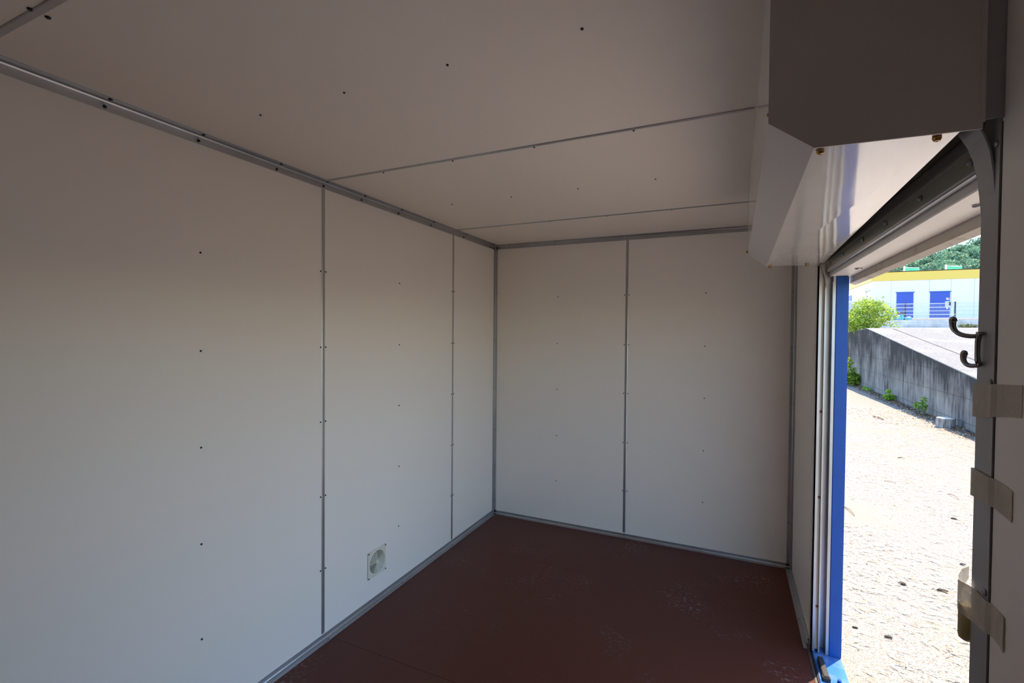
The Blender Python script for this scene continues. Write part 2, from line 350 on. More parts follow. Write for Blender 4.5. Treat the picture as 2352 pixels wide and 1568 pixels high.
# ---------------------------------------------------------------- shutter guides, post, sill, lintel
def guide(name, y, s, label):
    """U-shaped guide rail; s: +1 opens towards +y, -1 towards -y; its inner flange flares inward at the mouth"""
    root = empty(name, (.45, y, ZF + .02), label, 'guide rail', 'shutter guide rails')
    z0, z1 = ZF + .02, 1.90
    ya, yb = y, y - s * .055
    b = MB()
    b.box((.4265, ya, z0), (.4300, yb, z1 - .02)); b.box((.4625, ya, z0), (.472, yb, 1.955)); b.box((.430, yb, z0), (.4625, yb - s * .004, 1.955))
    b.box((.4625, ya, z0), (.4595, ya - s * .008, z1)); b.box((.4330, ya, z0), (.43, ya - s * .008, z1 - .02))
    b.build('channel', 'alu_grey' if s > 0 else 'alu', root)
    fl = MB(); pr = []
    for k in range(9):
        t = k / 8; pr.append((.428 - .06 * t ** 2.2 * (1 if s > 0 else .6), ya, 1.87 + .13 * t))
    q = [(x + .003, y_, z) for x, y_, z in pr]
    fl.prism(pr + q[::-1], (0, -s * .06, 0)); fl.build('flared_mouth', 'alu_grey' if s > 0 else 'rail_dark', root)
    return root
g1 = guide('guide_rail', 2.852, -1, 'aluminium guide rail beside the blue post')
g2 = empty('guide_rail', (.45, 1.13, ZF + .02), 'grey guide rail behind the coat hook', 'guide rail', 'shutter guide rails')
b = MB(); b.box((.4055, 1.085, ZF + .02), (.4085, 1.1365, 1.85)); b.box((.4085, 1.085, ZF + .02), (.472, 1.089, 1.955)); b.box((.462, 1.085, ZF + .02), (.472, 1.1365, 1.955)); b.box((.4085, 1.126, ZF + .02), (.414, 1.1365, 1.85))
b.build('channel', 'alu_grey', g2)
b = MB(); PR = [(.4055, 1.845), (.4035, 1.88), (.4010, 1.912), (.3960, 1.948), (.3880, 1.975), (.3770, 1.998), (.3740, 2.004)]
for (xa, za), (xb, zb) in zip(PR, PR[1:]):
    b.loft([(xa, 1.085, za), (xa + .003, 1.085, za), (xa + .003, 1.1365 + (za - 1.845) * .09, za), (xa, 1.1365 + (za - 1.845) * .09, za)], [(xb, 1.085, zb), (xb + .003, 1.085, zb), (xb + .003, 1.1365 + (zb - 1.845) * .09, zb), (xb, 1.1365 + (zb - 1.845) * .09, zb)])
b.build('flared_mouth', 'alu_grey', g2)
b = MB(); b.box((.400, 2.858, ZF + .02), (.4135, 2.90, 1.99)); b.box((.400, 2.858, ZF + .02), (.402, 2.93, 1.99))
st = tag(b.build('edge_strip', 'alu'), 'bright aluminium edge strip at the far jamb', 'edge strip')
b = MB(); b.box((.4135, 2.868, ZF + .03), (.4265, 2.92, 1.99))
bt = tag(b.build('batten', 'wood'), 'pale upright batten with rusty screws between the aluminium strips', 'batten')
for z in (1.24, .80, .235): fix(screw_mesh('rusty_screw', .006, 'rust', .006) if False else SCREW, 'screw', (.420, 2.868, z), (0, -1, 0), bt).data = SCREW
RUST = screw_mesh('rusty', .0065, 'rust', .006)
for c in bt.children: c.data = RUST

tag(MB().box((.4725, 2.85, 0.0), (.527, 2.948, 1.926), .003).build('door_post', 'blue'), 'bright blue steel post at the far side of the opening', 'post')
sill = empty('door_sill', (.46, 2, 0), 'blue painted steel sill across the bottom of the opening', 'sill')
MB().box((.4045, 1.0, -.09), (.527, 3.0, 0.0), .002).build('sill_plate', 'sill_blue', sill)
MB().box((.3985, 1.08, ZF), (.4028, 2.98, -.006)).build('gap', 'dark', sill); MB().box((.386, 1.08, ZF), (.3985, 2.95, -.0135), .002).build('rubber_edge', 'taupe', sill)
b = MB(); b.tube([(.486, 2.655, 0), (.486, 2.655, .012)], .008, 12); b.build('stud', 'blue', sill)
# black latch bar lying on the sill
la = empty('latch', (.4295, 2.712, 0), 'small black latch bar lying on the sunlit blue sill', 'latch', None, math.radians(2))
b = MB(); b.box((-.0125, -.078, .002), (.0125, .078, .024), .003); o = b.build('bar', 'dark'); o.parent = la
b = MB(); b.box((-.016, -.082, 0), (.016, -.055, .020), .003); o = b.build('foot', 'dark'); o.parent = la

lin = empty('lintel', (.49, 2, 1.93), 'pale painted lintel above the shutter opening', 'lintel')
MB().box((.4495, 1.0, 1.928), (.546, 2.96, 1.9545), .002).build('soffit', 'white_paint', lin)
b = MB(); b.prism([(.546, .9, 1.897), (.572, .9, 1.889), (.576, .9, 1.97), (.546, .9, 1.96)], (0, 2.055, 0)); b.build('drip_edge', 'lip', lin)
for y in (2.55, 1.42): 
    b = MB(); b.lathe([(.014, 0), (.014, -.004), (.009, -.007)], (.505, y, 1.928), (0, 0, 1), 14); b.build('plug', 'alu', lin)

# ---------------------------------------------------------------- roller shutter box and curtain
box = empty('shutter_box', (.2, 1.97, 1.99), 'boxed roller shutter housing in white sheet metal under the ceiling', 'shutter box')
N0 = [(.0605, 1.066, ZC), (.0605, 1.066, 2.045), (.1375, 1.066, 1.988), (.352, 1.066, 1.983)]
F0 = [(.0730, 2.872, ZC), (.0730, 2.872, 2.062), (.1620, 2.872, 1.993), (.4170, 2.872, 1.995)]
def sheet(i, j, name, m, th=.0015, cuts=1):
    A, B, C, D = Vector(N0[i]), Vector(N0[j]), Vector(F0[j]), Vector(F0[i]); nn = (B - A).cross(D - A).normalized() * th
    b = MB(); b.loft([A, B, C, D], [A + nn, B + nn, C + nn, D + nn]); return b.build(name, m, box)
sheet(0, 1, 'front_panel', 'white_gloss'); sheet(1, 2, 'chamfer_panel', 'white_matt'); bp_ = sheet(2, 3, 'bottom_panel', 'white_mirror')
E0 = [(.0590, 2.416), (.0590, 2.043), (.1365, 1.984), (.3775, 1.979), (.3790, 2.03), (.3800, 2.416)]
b = MB(); b.prism([(x, 1.060, z) for x, z in E0], (0, .003, 0)); b.box((.3735, 1.0575, 1.99), (.3795, 1.0605, ZC))
b.build('end_plate', 'end_sheet', box)
b = MB(); b.prism([(x * 1.0 + (.0135 if x < .1 else .02 if x < .3 else .03), 2.874, z + .012) for x, z in E0[:4]] + [(.42, 2.874, 2.416)], (0, .003, 0)); b.build('end_plate', 'end_sheet', box)
def bolt(loc, nrm, sc=1.):
    o = fix(BOLT, 'bolt', loc, nrm, box); o.scale = (sc,) * 3; o['label'] = 'small brass bolt head'; return o
bolt((.150, 1.085, 1.9865), (0, 0, -1), .62); bolt((.325, 1.085, 1.9835), (0, 0, -1), .62)
bolt((.180, 2.85, 1.993), (0, 0, -1), .8); bolt((.345, 2.85, 1.994), (0, 0, -1), .8)
bolt((.0612, 1.075, 2.066), (-1, 0, 0), .35); bolt((.073, 2.86, 2.075), (-1, 0, 0), .7)
# shutter curtain: slats, bottom rail with stop studs
sh = empty('roller_shutter', (.44, 2.0, 1.945), 'rolled-up shutter whose bottom rail hangs below its box', 'roller shutter')
def slat(z, h, name, m):
    pr = []
    for k in range(7):
        t = k / 6; pr.append((.445 - .007 * math.sin(PI * t), z + h * t))
    b = MB(); b.prism([(x, 1.13, zz) for x, zz in pr] + [(x + .006, 1.13, zz) for x, zz in pr[::-1]], (0, 1.74, 0)); return b.build(name, m, sh)
for k in range(5): slat(2.012 + .042 * k, .040, 'slat', 'rail_dark')
b = MB()
b.box((.4365, 1.13, 1.957), (.446, 2.85, 2.009), .0015)
b.box((.433, 1.13, 2.003), (.446, 2.85, 2.010), .001)
rail = b.build('bottom_rail', 'rail', sh)
b = MB(); b.prism([(.4335, 1.13, 1.9505), (.4455, 1.13, 1.9500), (.446, 1.13, 1.957), (.4340, 1.13, 1.9570)], (0, 1.72, 0)); b.build('rail_lip', 'alu', rail)
MB().tube([(.4352, 1.13, 1.9575), (.4352, 2.85, 1.9575)], .0032, 10).build('rail_highlight_bead', 'white_paint', rail)  # rounded rail edge, its bright highlight painted on as white
for y in (1.27, 1.55, 1.85, 2.14, 2.48, 2.78):
    b = MB(); b.lathe([(.0085, 0), (.0075, .004), (.004, .009)], (.4365, y, 1.983), (-1, 0, 0), 12); b.build('stop_stud', 'alu_grey', rail)
b = MB(); b.tube([(.27, 1.08, 2.20), (.27, 2.86, 2.20)], .13, 24); b.build('rolled_curtain', 'rail_dark', sh)

# ---------------------------------------------------------------- vent grille on the long wall
vg = empty('vent_grille', (XL, 2.284, .222), 'square cream vent grille with round louvres low on the long wall', 'vent')
c = Vector((XL, 2.284, .222)); hs = .081
b = MB(); n = 48; rr = .068
def sq(a, h):
    x, y = math.cos(a), math.sin(a); k = h / max(abs(x), abs(y)); return x * k, y * k
rings = [[(sq(2 * PI * k / n, hs), .001) for k in range(n)], [(sq(2 * PI * k / n, hs), .006) for k in range(n)], [(sq(2 * PI * k / n, hs - .004), .008) for k in range(n)],
         [((rr * math.cos(2 * PI * k / n), rr * math.sin(2 * PI * k / n)), .008) for k in range(n)], [((rr * .97 * math.cos(2 * PI * k / n), rr * .97 * math.sin(2 * PI * k / n)), .004) for k in range(n)]]
V = [[b.bm.verts.new((c.x + h, c.y + p[0], c.z + p[1])) for p, h in R] for R in rings]
for A, B in zip(V, V[1:]):
    for k in range(n): b.bm.faces.new((A[k], A[(k + 1) % n], B[(k + 1) % n], B[k]))
b.build('face_plate', 'cream', vg)
b = MB()
for i in range(9):
    r = .062 - i * .0056; h = .0065 - .0004 * i
    b.lathe([(r, h - .003), (r + .0018, h), (r - .0022, h + .0005), (r - .003, h - .003)], c, (1, 0, 0), 40)
b2 = MB()
for i in range(9):
    r = .063 - i * .0056; h = .0058
    ring = [[b2.bm.verts.new((c.x + h + dh, c.y + (r + dr) * math.cos(2 * PI * k / 40), c.z + (r + dr) * math.sin(2 * PI * k / 40))) for k in range(40)] for dr, dh in ((0, 0), (-.0012, .0022), (-.0038, -.0018))]
    for A, B in zip(ring, ring[1:]):
        for k in range(40): b2.bm.faces.new((A[k], A[(k + 1) % 40], B[(k + 1) % 40], B[k]))
b.bm.free()
lv = b2.build('louvre_rings', 'cream', vg)
b = MB()
for k in range(5):
    a = .5 + 2 * PI * k / 5; d = Vector((0, math.cos(a), math.sin(a))); s = Vector((0, -d.z, d.y)) * .0018
    p0, p1 = c + d * .008 + Vector((.003, 0, 0)), c + d * .067 + Vector((.003, 0, 0))
    b.prism([p0 - s, p0 + s, p1 + s, p1 - s], (.0055, 0, 0))
b.build('spokes', 'cream', vg)
MB().lathe([(.013, 0), (.013, .008), (.010, .0105), (.002, .011)], c, (1, 0, 0), 24).build('hub', 'cream', vg)
MB().lathe([(.0665, .0004), (.0665, .0012)], c, (1, 0, 0), 40).build('recess_shade_disc', 'taupe', vg)  # flat disc; shade of the vent recess painted as a dark colour
for a in (-1, 1):
    for d in (-1, 1): fix(SCREW, 'screw', (XL + .008, c.y + a * .075, c.z + d * .075), (1, 0, 0), vg)

# ---------------------------------------------------------------- coat hook, taped tube, tapes on the near jamb
hk = empty('coat_hook', (.401, 1.135, 1.575), 'dark chrome double coat hook screwed to the near jamb', 'coat hook')
def bez(p, n=14):
    out = []
    for i in range(n + 1):
        t = i / n; q = [Vector(x) for x in p]
        while len(q) > 1: q = [q[k].lerp(q[k + 1], t) for k in range(len(q) - 1)]
        out.append(q[0])
    return out
b = MB(); P = bez([(.398, 1.128, 1.6355), (.4075, 1.128, 1.628), (.3945, 1.12, 1.60), (.391, 1.128, 1.582), (.399, 1.128, 1.578)])
P = [(.399, 1.112, 1.638), (.3975, 1.111, 1.630), (.396, 1.110, 1.620), (.3955, 1.109, 1.608), (.3955, 1.109, 1.598), (.3965, 1.110, 1.588), (.3995, 1.112, 1.581)]
b.tube(P, [.0045, .0044, .0040, .0038, .0038, .0042, .0045], 12)
b.box((.3975, 1.101, 1.632), (.4015, 1.124, 1.639), .001); b.build('back_plate', 'chrome', hk)
b = MB(); P = bez([(.397, 1.112, 1.631), (.388, 1.118, 1.630), (.377, 1.128, 1.631), (.366, 1.134, 1.638), (.3705, 1.136, 1.661)]); nP = len(P)
b.tube(P, [.0042 if i < nP * .6 else .0042 + .0022 * ((i - nP * .6) / (nP * .4)) for i in range(nP)], 12)
b.lathe([(.0012, .0064), (.0045, .0049), (.0065, 0), (.0061, -.003)], P[-1], (P[-1] - P[-2]), 14); b.build('upper_prong', 'chrome', hk)
b = MB(); P = bez([(.400, 1.112, 1.5815), (.395, 1.118, 1.575), (.385, 1.128, 1.576), (.382, 1.132, 1.586), (.3865, 1.134, 1.600)]); nP = len(P)
b.tube(P, [.0042 if i < nP * .6 else .0042 + .0014 * ((i - nP * .6) / (nP * .4)) for i in range(nP)], 12)
b.lathe([(.0010, .0055), (.0040, .0042), (.0056, 0), (.0052, -.003)], P[-1], (P[-1] - P[-2]), 14); b.build('lower_prong', 'chrome', hk)

b = MB(); b.lathe([(.001, 0), (.007, .001), (.0115, .005), (.0128, .011), (.0128, .066), (.011, .069), (.009, .068)], (.4055, 1.150, 1.0655), (0, 0, 1), 28)
tag(b.build('plastic_tube', 'tube'), 'yellowed plastic tube hanging on the near jamb under slanted masking tape', 'tube')

def tape(path, name, label):
    """path: list of (x, y, z_low, z_high) along the tape; thin skin with thickness"""
    b = MB(); T = .0007; rows = []
    for i, (x, y, a, z) in enumerate(path):
        q = path[min(i + 1, len(path) - 1)]; p = path[max(i - 1, 0)]
        d = Vector((q[0] - p[0], q[1] - p[1], 0)).normalized(); nn = Vector((-d.y, d.x, 0)) * T
        row = []
        for k in range(5):
            t = k / 4; zz = a + (z - a) * t; row.append((b.bm.verts.new((x, y, zz)), b.bm.verts.new(Vector((x, y, zz)) + nn)))
        rows.append(row)
    for A, B in zip(rows, rows[1:]):
        for k in range(4):
            for s in (0, 1): b.bm.faces.new((A[k][s], B[k][s], B[k + 1][s], A[k + 1][s]))
        for k in (0, 4): b.bm.faces.new((A[k][0], B[k][0], B[k][1], A[k][1]))
    for R in (rows[0], rows[-1]):
        for k in range(4): b.bm.faces.new((R[k][0], R[k + 1][0], R[k + 1][1], R[k][1]))
    return tag(b.build(name, 'tape'), label, 'tape', 'masking tape strips on the near jamb')
tape([(.412, 1.1385, 1.485, 1.5455), (.4010, 1.1380, 1.485, 1.5455), (.4006, 1.124, 1.486, 1.547), (.4006, 1.10, 1.489, 1.548), (.4006, 1.071, 1.494, 1.550), (.4050, 1.062, 1.496, 1.551), (.4052, 1.02, 1.502, 1.554), (.4050, .986, 1.506, 1.5565)], 'tape_strip', 'straight masking tape strip just below the coat hook')
tape([(.412, 1.1385, 1.340, 1.391), (.4010, 1.1380, 1.341, 1.3915), (.4006, 1.124, 1.342, 1.392), (.4006, 1.10, 1.343, 1.392), (.4006, 1.071, 1.343, 1.3917), (.4050, 1.062, 1.343, 1.3915), (.4052, 1.03, 1.340, 1.391), (.4040, 1.005, 1.338, 1.387)], 'tape_strip', 'creased masking tape strip slanting across the jamb between the other two')
tape([(.4150, 1.176, 1.172, 1.196), (.4030, 1.171, 1.150, 1.190), (.3955, 1.164, 1.128, 1.178), (.3925, 1.154, 1.120, 1.176), (.3945, 1.143, 1.117, 1.177), (.3990, 1.130, 1.117, 1.178), (.4005, 1.115, 1.119, 1.179), (.4005, 1.071, 1.1255, 1.180), (.4048, 1.062, 1.1256, 1.180), (.4048, 1.035, 1.1256, 1.180), (.4030, 1.018, 1.122, 1.179)], 'tape_strip', 'crumpled masking tape strip wrapped round the yellowed tube')

# ================================================================ outdoors
ZG = -.20
b = MB()
nx, ny = 24, 60
X = [-30, -12, -6, -3] + [-.5 + .25 * k for k in range(20)] + [4.32]
Yv = [-40, -20, -10, -5, -2] + [.5 * k for k in range(0, 60)] + [36, 60]
G = {}
for i, x in enumerate(X):
    for j, y in enumerate(Yv):
        z = ZG + (.012 * noise.noise(Vector((x * 1.3, y * 1.3, 0))) if .8 < x < 4.2 and -1 < y < 30 else 0)
        G[i, j] = b.bm.verts.new((x, y, z))
for i in range(len(X) - 1):
    for j in range(len(Yv) - 1): b.bm.faces.new((G[i, j], G[i + 1, j], G[i + 1, j + 1], G[i, j + 1]))
for f in b.bm.faces: f.smooth = True
ground = struct('ground', b, 'ground', 'sunlit pale asphalt yard strewn with dry leaves', 'ground')

# ramp above the retaining wall
def ramp_z(y): 
    if y < 5: return ZG
    if y < 20.2: return .86 + .1235 * (y - 11.87)
    return min(1.885 + .018 * (y - 20.2), 2.06)
b = MB(); rows = []
for y in [5.2, 7, 9, 11, 13, 15, 17, 19, 20.2, 22, 25, 28, 31, 40, 90]:
    rows.append([b.bm.verts.new((x, y, ramp_z(y) + (0 if y < 35 else .78))) for x in (4.62, 4.95, 8, 14, 24, 60)] )
for A, B in zip(rows, rows[1:]):
    for k in range(5): b.bm.faces.new((A[k], A[k + 1], B[k + 1], B[k]))
struct('ground_ramp', b, 'ramp', 'washed concrete ramp rising behind the retaining wall', 'ground')
# retaining wall with its coping, far stretch turning level
def wx(y): return 4.17 + .0105 * (y - 11.8)
b = MB(); prof = []
for y in (2, 5.2, 8, 11, 13, 15, 17, 19, 20.2, 23, 27): prof.append((y, max(ramp_z(y), ZG + .05) if y <= 20.2 else 1.885 - .035 * (y - 20.2)))
L = [[(wx(y), y, ZG - .1), (wx(y) - .004, y, z - .03), (wx(y) + .02, y, z), (wx(y) + .44, y, z + .003), (wx(y) + .44, y, ZG - .1)] for y, z in prof]
VV = [[b.bm.verts.new(p) for p in r] for r in L]
for A, B in zip(VV, VV[1:]):
    for k in range(5): b.bm.faces.new((A[k], A[(k + 1) % 5], B[(k + 1) % 5], B[k]))
b.bm.faces.new(VV[0]); b.bm.faces.new(VV[-1][::-1])
b.bm.normal_update()
rw = b.build('retaining_wall', 'wall_old'); at = rw.data.color_attributes.new('tone', 'FLOAT_COLOR', 'CORNER')
for lp in rw.data.loops:
    k = 1. if rw.data.vertices[lp.vertex_index].co.z > ZG - .05 and (rw.data.vertices[lp.vertex_index].index % 5) in (1, 2, 3) else 0.; at.data[lp.index].color = (k, k, k, 1)
tag(rw, 'streaky blackened concrete retaining wall sloping down along the yard', 'wall')
b = MB()
for (y0, z0), (y1, z1) in zip(prof[:-2], prof[1:-2]):
    b.loft([(wx(y0) + .0, y0, z0 - .012), (wx(y0) + .445, y0, z0 - .004), (wx(y0) + .445, y0, z0 + .012), (wx(y0) + .0, y0, z0 + .008)], [(wx(y1) + .0, y1, z1 - .012), (wx(y1) + .445, y1, z1 - .004), (wx(y1) + .445, y1, z1 + .012), (wx(y1) + .0, y1, z1 + .008)])
b.build('coping', 'ramp', rw)
# dark joint beside the coping
b = MB()
for y0, y1 in zip(range(6, 26, 2), range(8, 28, 2)):
    b.loft([(wx(y0) + .70, y0, ramp_z(y0) - .01), (wx(y0) + .73, y0, ramp_z(y0) - .01), (wx(y0) + .73, y0, ramp_z(y0) + .004), (wx(y0) + .70, y0, ramp_z(y0) + .004)], [(wx(y1) + .70, y1, ramp_z(y1) - .01), (wx(y1) + .73, y1, ramp_z(y1) - .01), (wx(y1) + .73, y1, ramp_z(y1) + .004), (wx(y1) + .70, y1, ramp_z(y1) + .004)])
struct('trim_17', b, 'chip', 'dark joint line running along the ramp beside the wall', 'joint')

# low wall carrying the fence
lw = tag(MB().box((5.6, 30.55, 1.7), (24, 31.3, 2.45), .01).build('low_wall', 'wall_low'), 'low weathered concrete wall under the wire fence', 'wall')
# fence: posts, wire panels, pale rails
fe = empty('wire_fence', (12, 31.12, 2.45), 'wire mesh fence with dark posts on the low concrete wall', 'fence')
for x in (5.7, 8.2, 10.2, 12.7, 15.2, 17.7, 20.2): MB().box((x - .03, 31.09, 2.45), (x + .03, 31.15, 3.38), .004).build('post', 'fence', fe)
for x0, x1 in ((5.7, 8.2), (8.2, 10.2), (10.2, 12.7), (12.7, 15.2), (15.2, 17.7), (17.7, 20.2)):
    b = MB(); k = x0 + .06
    while k < x1 - .04: b.box((k - .003, 31.118, 2.5), (k + .003, 31.124, 3.32)); k += .055
    for z in (2.52, 2.72, 2.92, 3.12, 3.31): b.box((x0, 31.11, z - .006), (x1, 31.117, z + .006))
    b.build('wire_panel', 'fence_wire', fe)
for z in (2.56, 2.74, 2.92, 3.10, 3.29):
    b = MB(); b.box((7.1, 31.055, z - .012), (10.0 if z > 2.9 else 10.2, 31.085, z + .012)); b.build('rail', 'fence_rail', fe)
b = MB(); b.box((9.78, 31.0, 3.12), (10.06, 31.05, 3.40), .01); b.build('lock_plate', 'bld_grey', fe)
b = MB(); b.box((9.92, 30.985, 3.18), (9.99, 31.0, 3.36), .004); b.build('lock_slot', 'fence', fe)
b = MB(); b.box((5.6, 31.08, 2.45), (20.2, 31.16, 2.475)); b.build('foot_rail', 'fence', fe)

# blue-green plastic sacks and a dark board dumped at the fence
def lump(c, r, seed, n1=20, n2=12):
    b = MB(); R = []
    for j in range(n2 + 1):
        th = PI * j / n2; row = []
        for k in range(n1):
            ph = 2 * PI * k / n1; d = Vector((math.sin(th) * math.cos(ph), math.sin(th) * math.sin(ph), math.cos(th)))
            q = 1 + .28 * noise.noise(d * 2.4 + Vector((seed, 0, 0))) + .14 * noise.noise(d * 6 + Vector((seed, 3, 0)))
            p = Vector((d.x * r[0], d.y * r[1], d.z * r[2])) * q; row.append(b.bm.verts.new((c[0] + p.x, c[1] + p.y, max(c[2] - .6 * r[2], c[2] + p.z))))
        R.append(row)
    for A, B in zip(R, R[1:]):
        for k in range(n1):
            f = b.bm.faces.new((A[k], A[(k + 1) % n1], B[(k + 1) % n1], B[k])); f.smooth = True
    return b
for c_, r_s, sd_, lb in (((7.42, 30.85, 2.60), (.23, .17, .25), 1.3, 'upright turquoise plastic sack beside the bush at the fence foot'), ((7.86, 30.85, 2.555), (.24, .17, .17), 4.1, 'slumped turquoise plastic sack in the middle of the sack heap'), ((8.24, 30.82, 2.52), (.17, .16, .11), 8.7, 'flat turquoise plastic sack reaching past the dark fence post')):
    tag(lump(c_, r_s, sd_).build('plastic_sack', 'tarp'), lb, 'sack', 'turquoise sacks at the fence')
o = MB().box((7.66, 30.80, 2.755), (8.02, 30.92, 2.83), .01).build('wooden_board', 'twig'); tag(o, 'dark board lying across the turquoise sacks', 'board')
tag(MB().box((7.20, 30.60, 2.45), (7.44, 30.67, 2.60), .02).build('black_bag', 'chip'), 'small black bag pressed under the upright turquoise sack', 'bag')

# foliage
def leaf_quad(b, p, size, tone, up=.3):
    d = Vector((random.gauss(0, 1), random.gauss(0, 1), random.gauss(0, .7))).normalized()
    nrm = Vector((random.gauss(0, 1), random.gauss(0, 1), random.gauss(up, 1))).normalized(); s = d.cross(nrm)
    if s.length < .05: return
    s = s.normalized() * size * .32; d = d * size * .5
    b.quad(p - d, p + s - d * .1, p + d, p - s - d * .1, tone=tone)
def vary(c, a): 
    k = 1 + random.uniform(-a, a); h = random.uniform(-a, a) * .35
    return (min(1, max(0, c[0] * (k + h))), min(1, c[1] * k), max(0, c[2] * (k - h)))
def foliage(blobs, n, size, cols, var=.35, shell=.55):
    b = MB(); tot = sum(r[0] * r[1] * r[2] for _, r in blobs) ** 1
    for c, r in blobs:
        m = max(6, int(n * (r[0] * r[1] * r[2]) / tot))
        for _ in range(m):
            d = Vector((random.gauss(0, 1), random.gauss(0, 1), random.gauss(0, 1))).normalized() * (shell + (1 - shell) * random.random())
            leaf_quad(b, Vector((c[0] + d.x * r[0], c[1] + d.y * r[1], c[2] + d.z * r[2])), size * random.uniform(.6, 1.2), vary(random.choice(cols), var))
    return b
def bush(name, loc, blobs, n, size, cols, stems, label, cat, stem_r=.012):
    root = empty(name, loc, label, cat)
    o = foliage(blobs, n, size, cols).build('foliage', 'leaf', None, normals=False); o.parent = root
    b = MB()
    for s in stems: b.tube([(0, 0, -.05)] + [tuple(Vector(s) * t + Vector((.05 * math.sin(5 * t + s[0]), .03 * math.sin(4 * t), 0))) for t in (.35, .7, 1)], [stem_r, stem_r * .8, stem_r * .6, stem_r * .3], 6)
    o = b.build('stem', 'twig'); o.parent = root
    return root
bl = [((random.uniform(-.85, .8), random.uniform(-.6, .6), random.uniform(.15, 1.0)), (random.uniform(.28, .45),) * 3) for _ in range(30)]
bl = [((x * .78 - .06, y, z * (1.15 - .50 * abs(x))), tuple(q * .86 for q in r)) for (x, y, z), r in bl]
bl += [((-.1, 0, 1.15), (.2, .2, .22)), ((.62, 0, .32), (.26, .22, .2)), ((.80, -.1, .16), (.2, .18, .14)), ((.3, 0, .95), (.3, .3, .25)), ((-.12, 0, 1.62), (.05, .05, .10)), ((.40, 0, 1.30), (.06, .06, .06))]
bush('bush', (4.86, 22.6, 1.80), bl, 6500, .085, [(.42, .52, .07), (.34, .46, .06), (.52, .60, .12), (.24, .36, .05)], [(-.1, 0, 1.6), (-.6, .1, .9), (.5, .1, 1.3), (.8, -.1, .6), (.2, .2, 1.0)], 'bushy yellow-green shrub on top of the retaining wall', 'shrub')
bush('weed', (4.04, 21.0, ZG), [((0, 0, .25), (.3, .3, .25)), ((-.1, -.1, .55), (.22, .2, .22)), ((.12, .1, .22), (.25, .3, .2)), ((-.12, 0, .85), (.15, .14, .17))], 900, .10, [(.40, .52, .05), (.18, .30, .04), (.10, .2, .03)], [(-.2, 0, .85), (.2, 0, .4)], 'tall weed clump growing beside the blue post at the wall foot', 'plant', .008)
bush('weed', (4.06, 16.6, ZG), [((0, 0, .10), (.16, .14, .08)), ((-.02, 0, .27), (.07, .06, .06))], 170, .10, [(.20, .40, .04), (.30, .48, .06)], [(0, 0, .3)], 'small leafy weed midway along the foot of the retaining wall', 'plant', .006)
bush('weed', (4.04, 13.9, ZG), [((-.05, 0, .22), (.14, .12, .10)), ((0, 0, .38), (.08, .08, .06)), ((.03, 0, .12), (.05, .05, .1))], 150, .08, [(.16, .30, .05), (.24, .38, .08)], [(0, 0, .38), (-.1, 0, .28)], 'slender weed at the wall foot just behind the stump', 'plant', .006)
bush('weed', (4.12, 19.4, ZG), [((0, 0, .05), (.10, .5, .06))], 120, .08, [(.22, .40, .05)], [(0, 0, .1)], 'low weed patch along the far foot of the wall', 'plant', .004)
bush('weed', (10.45, 30.43, 2.04), [((0, 0, .10), (.5, .1, .1))], 200, .09, [(.2, .26, .07), (.35, .28, .1)], [(0, 0, .15)], 'scrubby weeds at the foot of the low wall under the fence', 'plant', .004)

# stump
stp = empty('stump', (3.93, 12.3, ZG), 'short sawn tree stump standing near the wall foot', 'stump')
b = MB(); n = 28; R = []
for z, k in ((-.02, 1.02), (.05, 1.0), (.12, .98), (.185, .985), (.19, .96)):
    R.append([b.bm.verts.new((.15 * k * (1 + .05 * noise.noise(Vector((math.cos(a) * 3, math.sin(a) * 3, 0)))) * math.cos(a), .15 * k * (1 + .05 * noise.noise(Vector((math.cos(a) * 3, math.sin(a) * 3, 1)))) * math.sin(a), z)) for a in [2 * PI * q / n for q in range(n)]])
for A, B in zip(R, R[1:]):
    for k in range(n): b.bm.faces.new((A[k], A[(k + 1) % n], B[(k + 1) % n], B[k]))
b.bm.faces.new(R[0][::-1]); o = b.build('bark', 'bark'); o.parent = stp
o = MB().lathe([(.139, .185), (.139, .192), (.04, .194)], (0, 0, 0), (0, 0, 1), 28).build('cut_face', 'cut_wood'); o.parent = stp

# leaf litter
b = MB()
straw = [(.84, .78, .68), (.72, .62, .48), (.88, .83, .76), (.86, .81, .74), (.62, .36, .13), (.26, .16, .09), (.80, .74, .66)]
brown = [(.10, .065, .045), (.16, .11, .08), (.22, .15, .10), (.06, .045, .04)]
def dry_leaf(x, y, L_, W_, yaw, tone, lift):
    d = Vector((math.cos(yaw), math.sin(yaw), 0)); s = Vector((-d.y, d.x, 0)) * W_ * .5; base = Vector((x, y, ZG + .006 + random.random() * .006))
    c0 = base - d * L_ * .5 + Vector((0, 0, random.random() * lift)); c2 = base + d * L_ * .5 + Vector((0, 0, random.random() * lift)); c1 = base + Vector((0, 0, random.random() * lift * .6)) + s * random.uniform(-.6, .6)
    b.bm.faces.new([b.bm.verts.new(p) for p in (c0, c1 - s, c1 + s)]); b.tones.append(tone)
    b.bm.faces.new([b.bm.verts.new(p) for p in (c1 - s, c2, c1 + s)]); b.tones.append(tone)
cnt = 0
while cnt < 5600:
    y = 2.0 + 10.5 * random.random() ** 1.9; x = random.uniform(.62, 4.1)
    if x > y * .62 or x < y * .14: continue
    den = noise.noise(Vector((x * .8, y * .55, 2.))) + .5 * noise.noise(Vector((x * 2.2, y * 1.8, 5.)))
    if den < random.uniform(-.75, .55): continue
    th = random.gauss(-.35, .5); k = random.random()
    dry_leaf(x, y, random.uniform(.025, .10), random.uniform(.003, .011), th, vary(random.choice(straw), .2), .012); cnt += 1
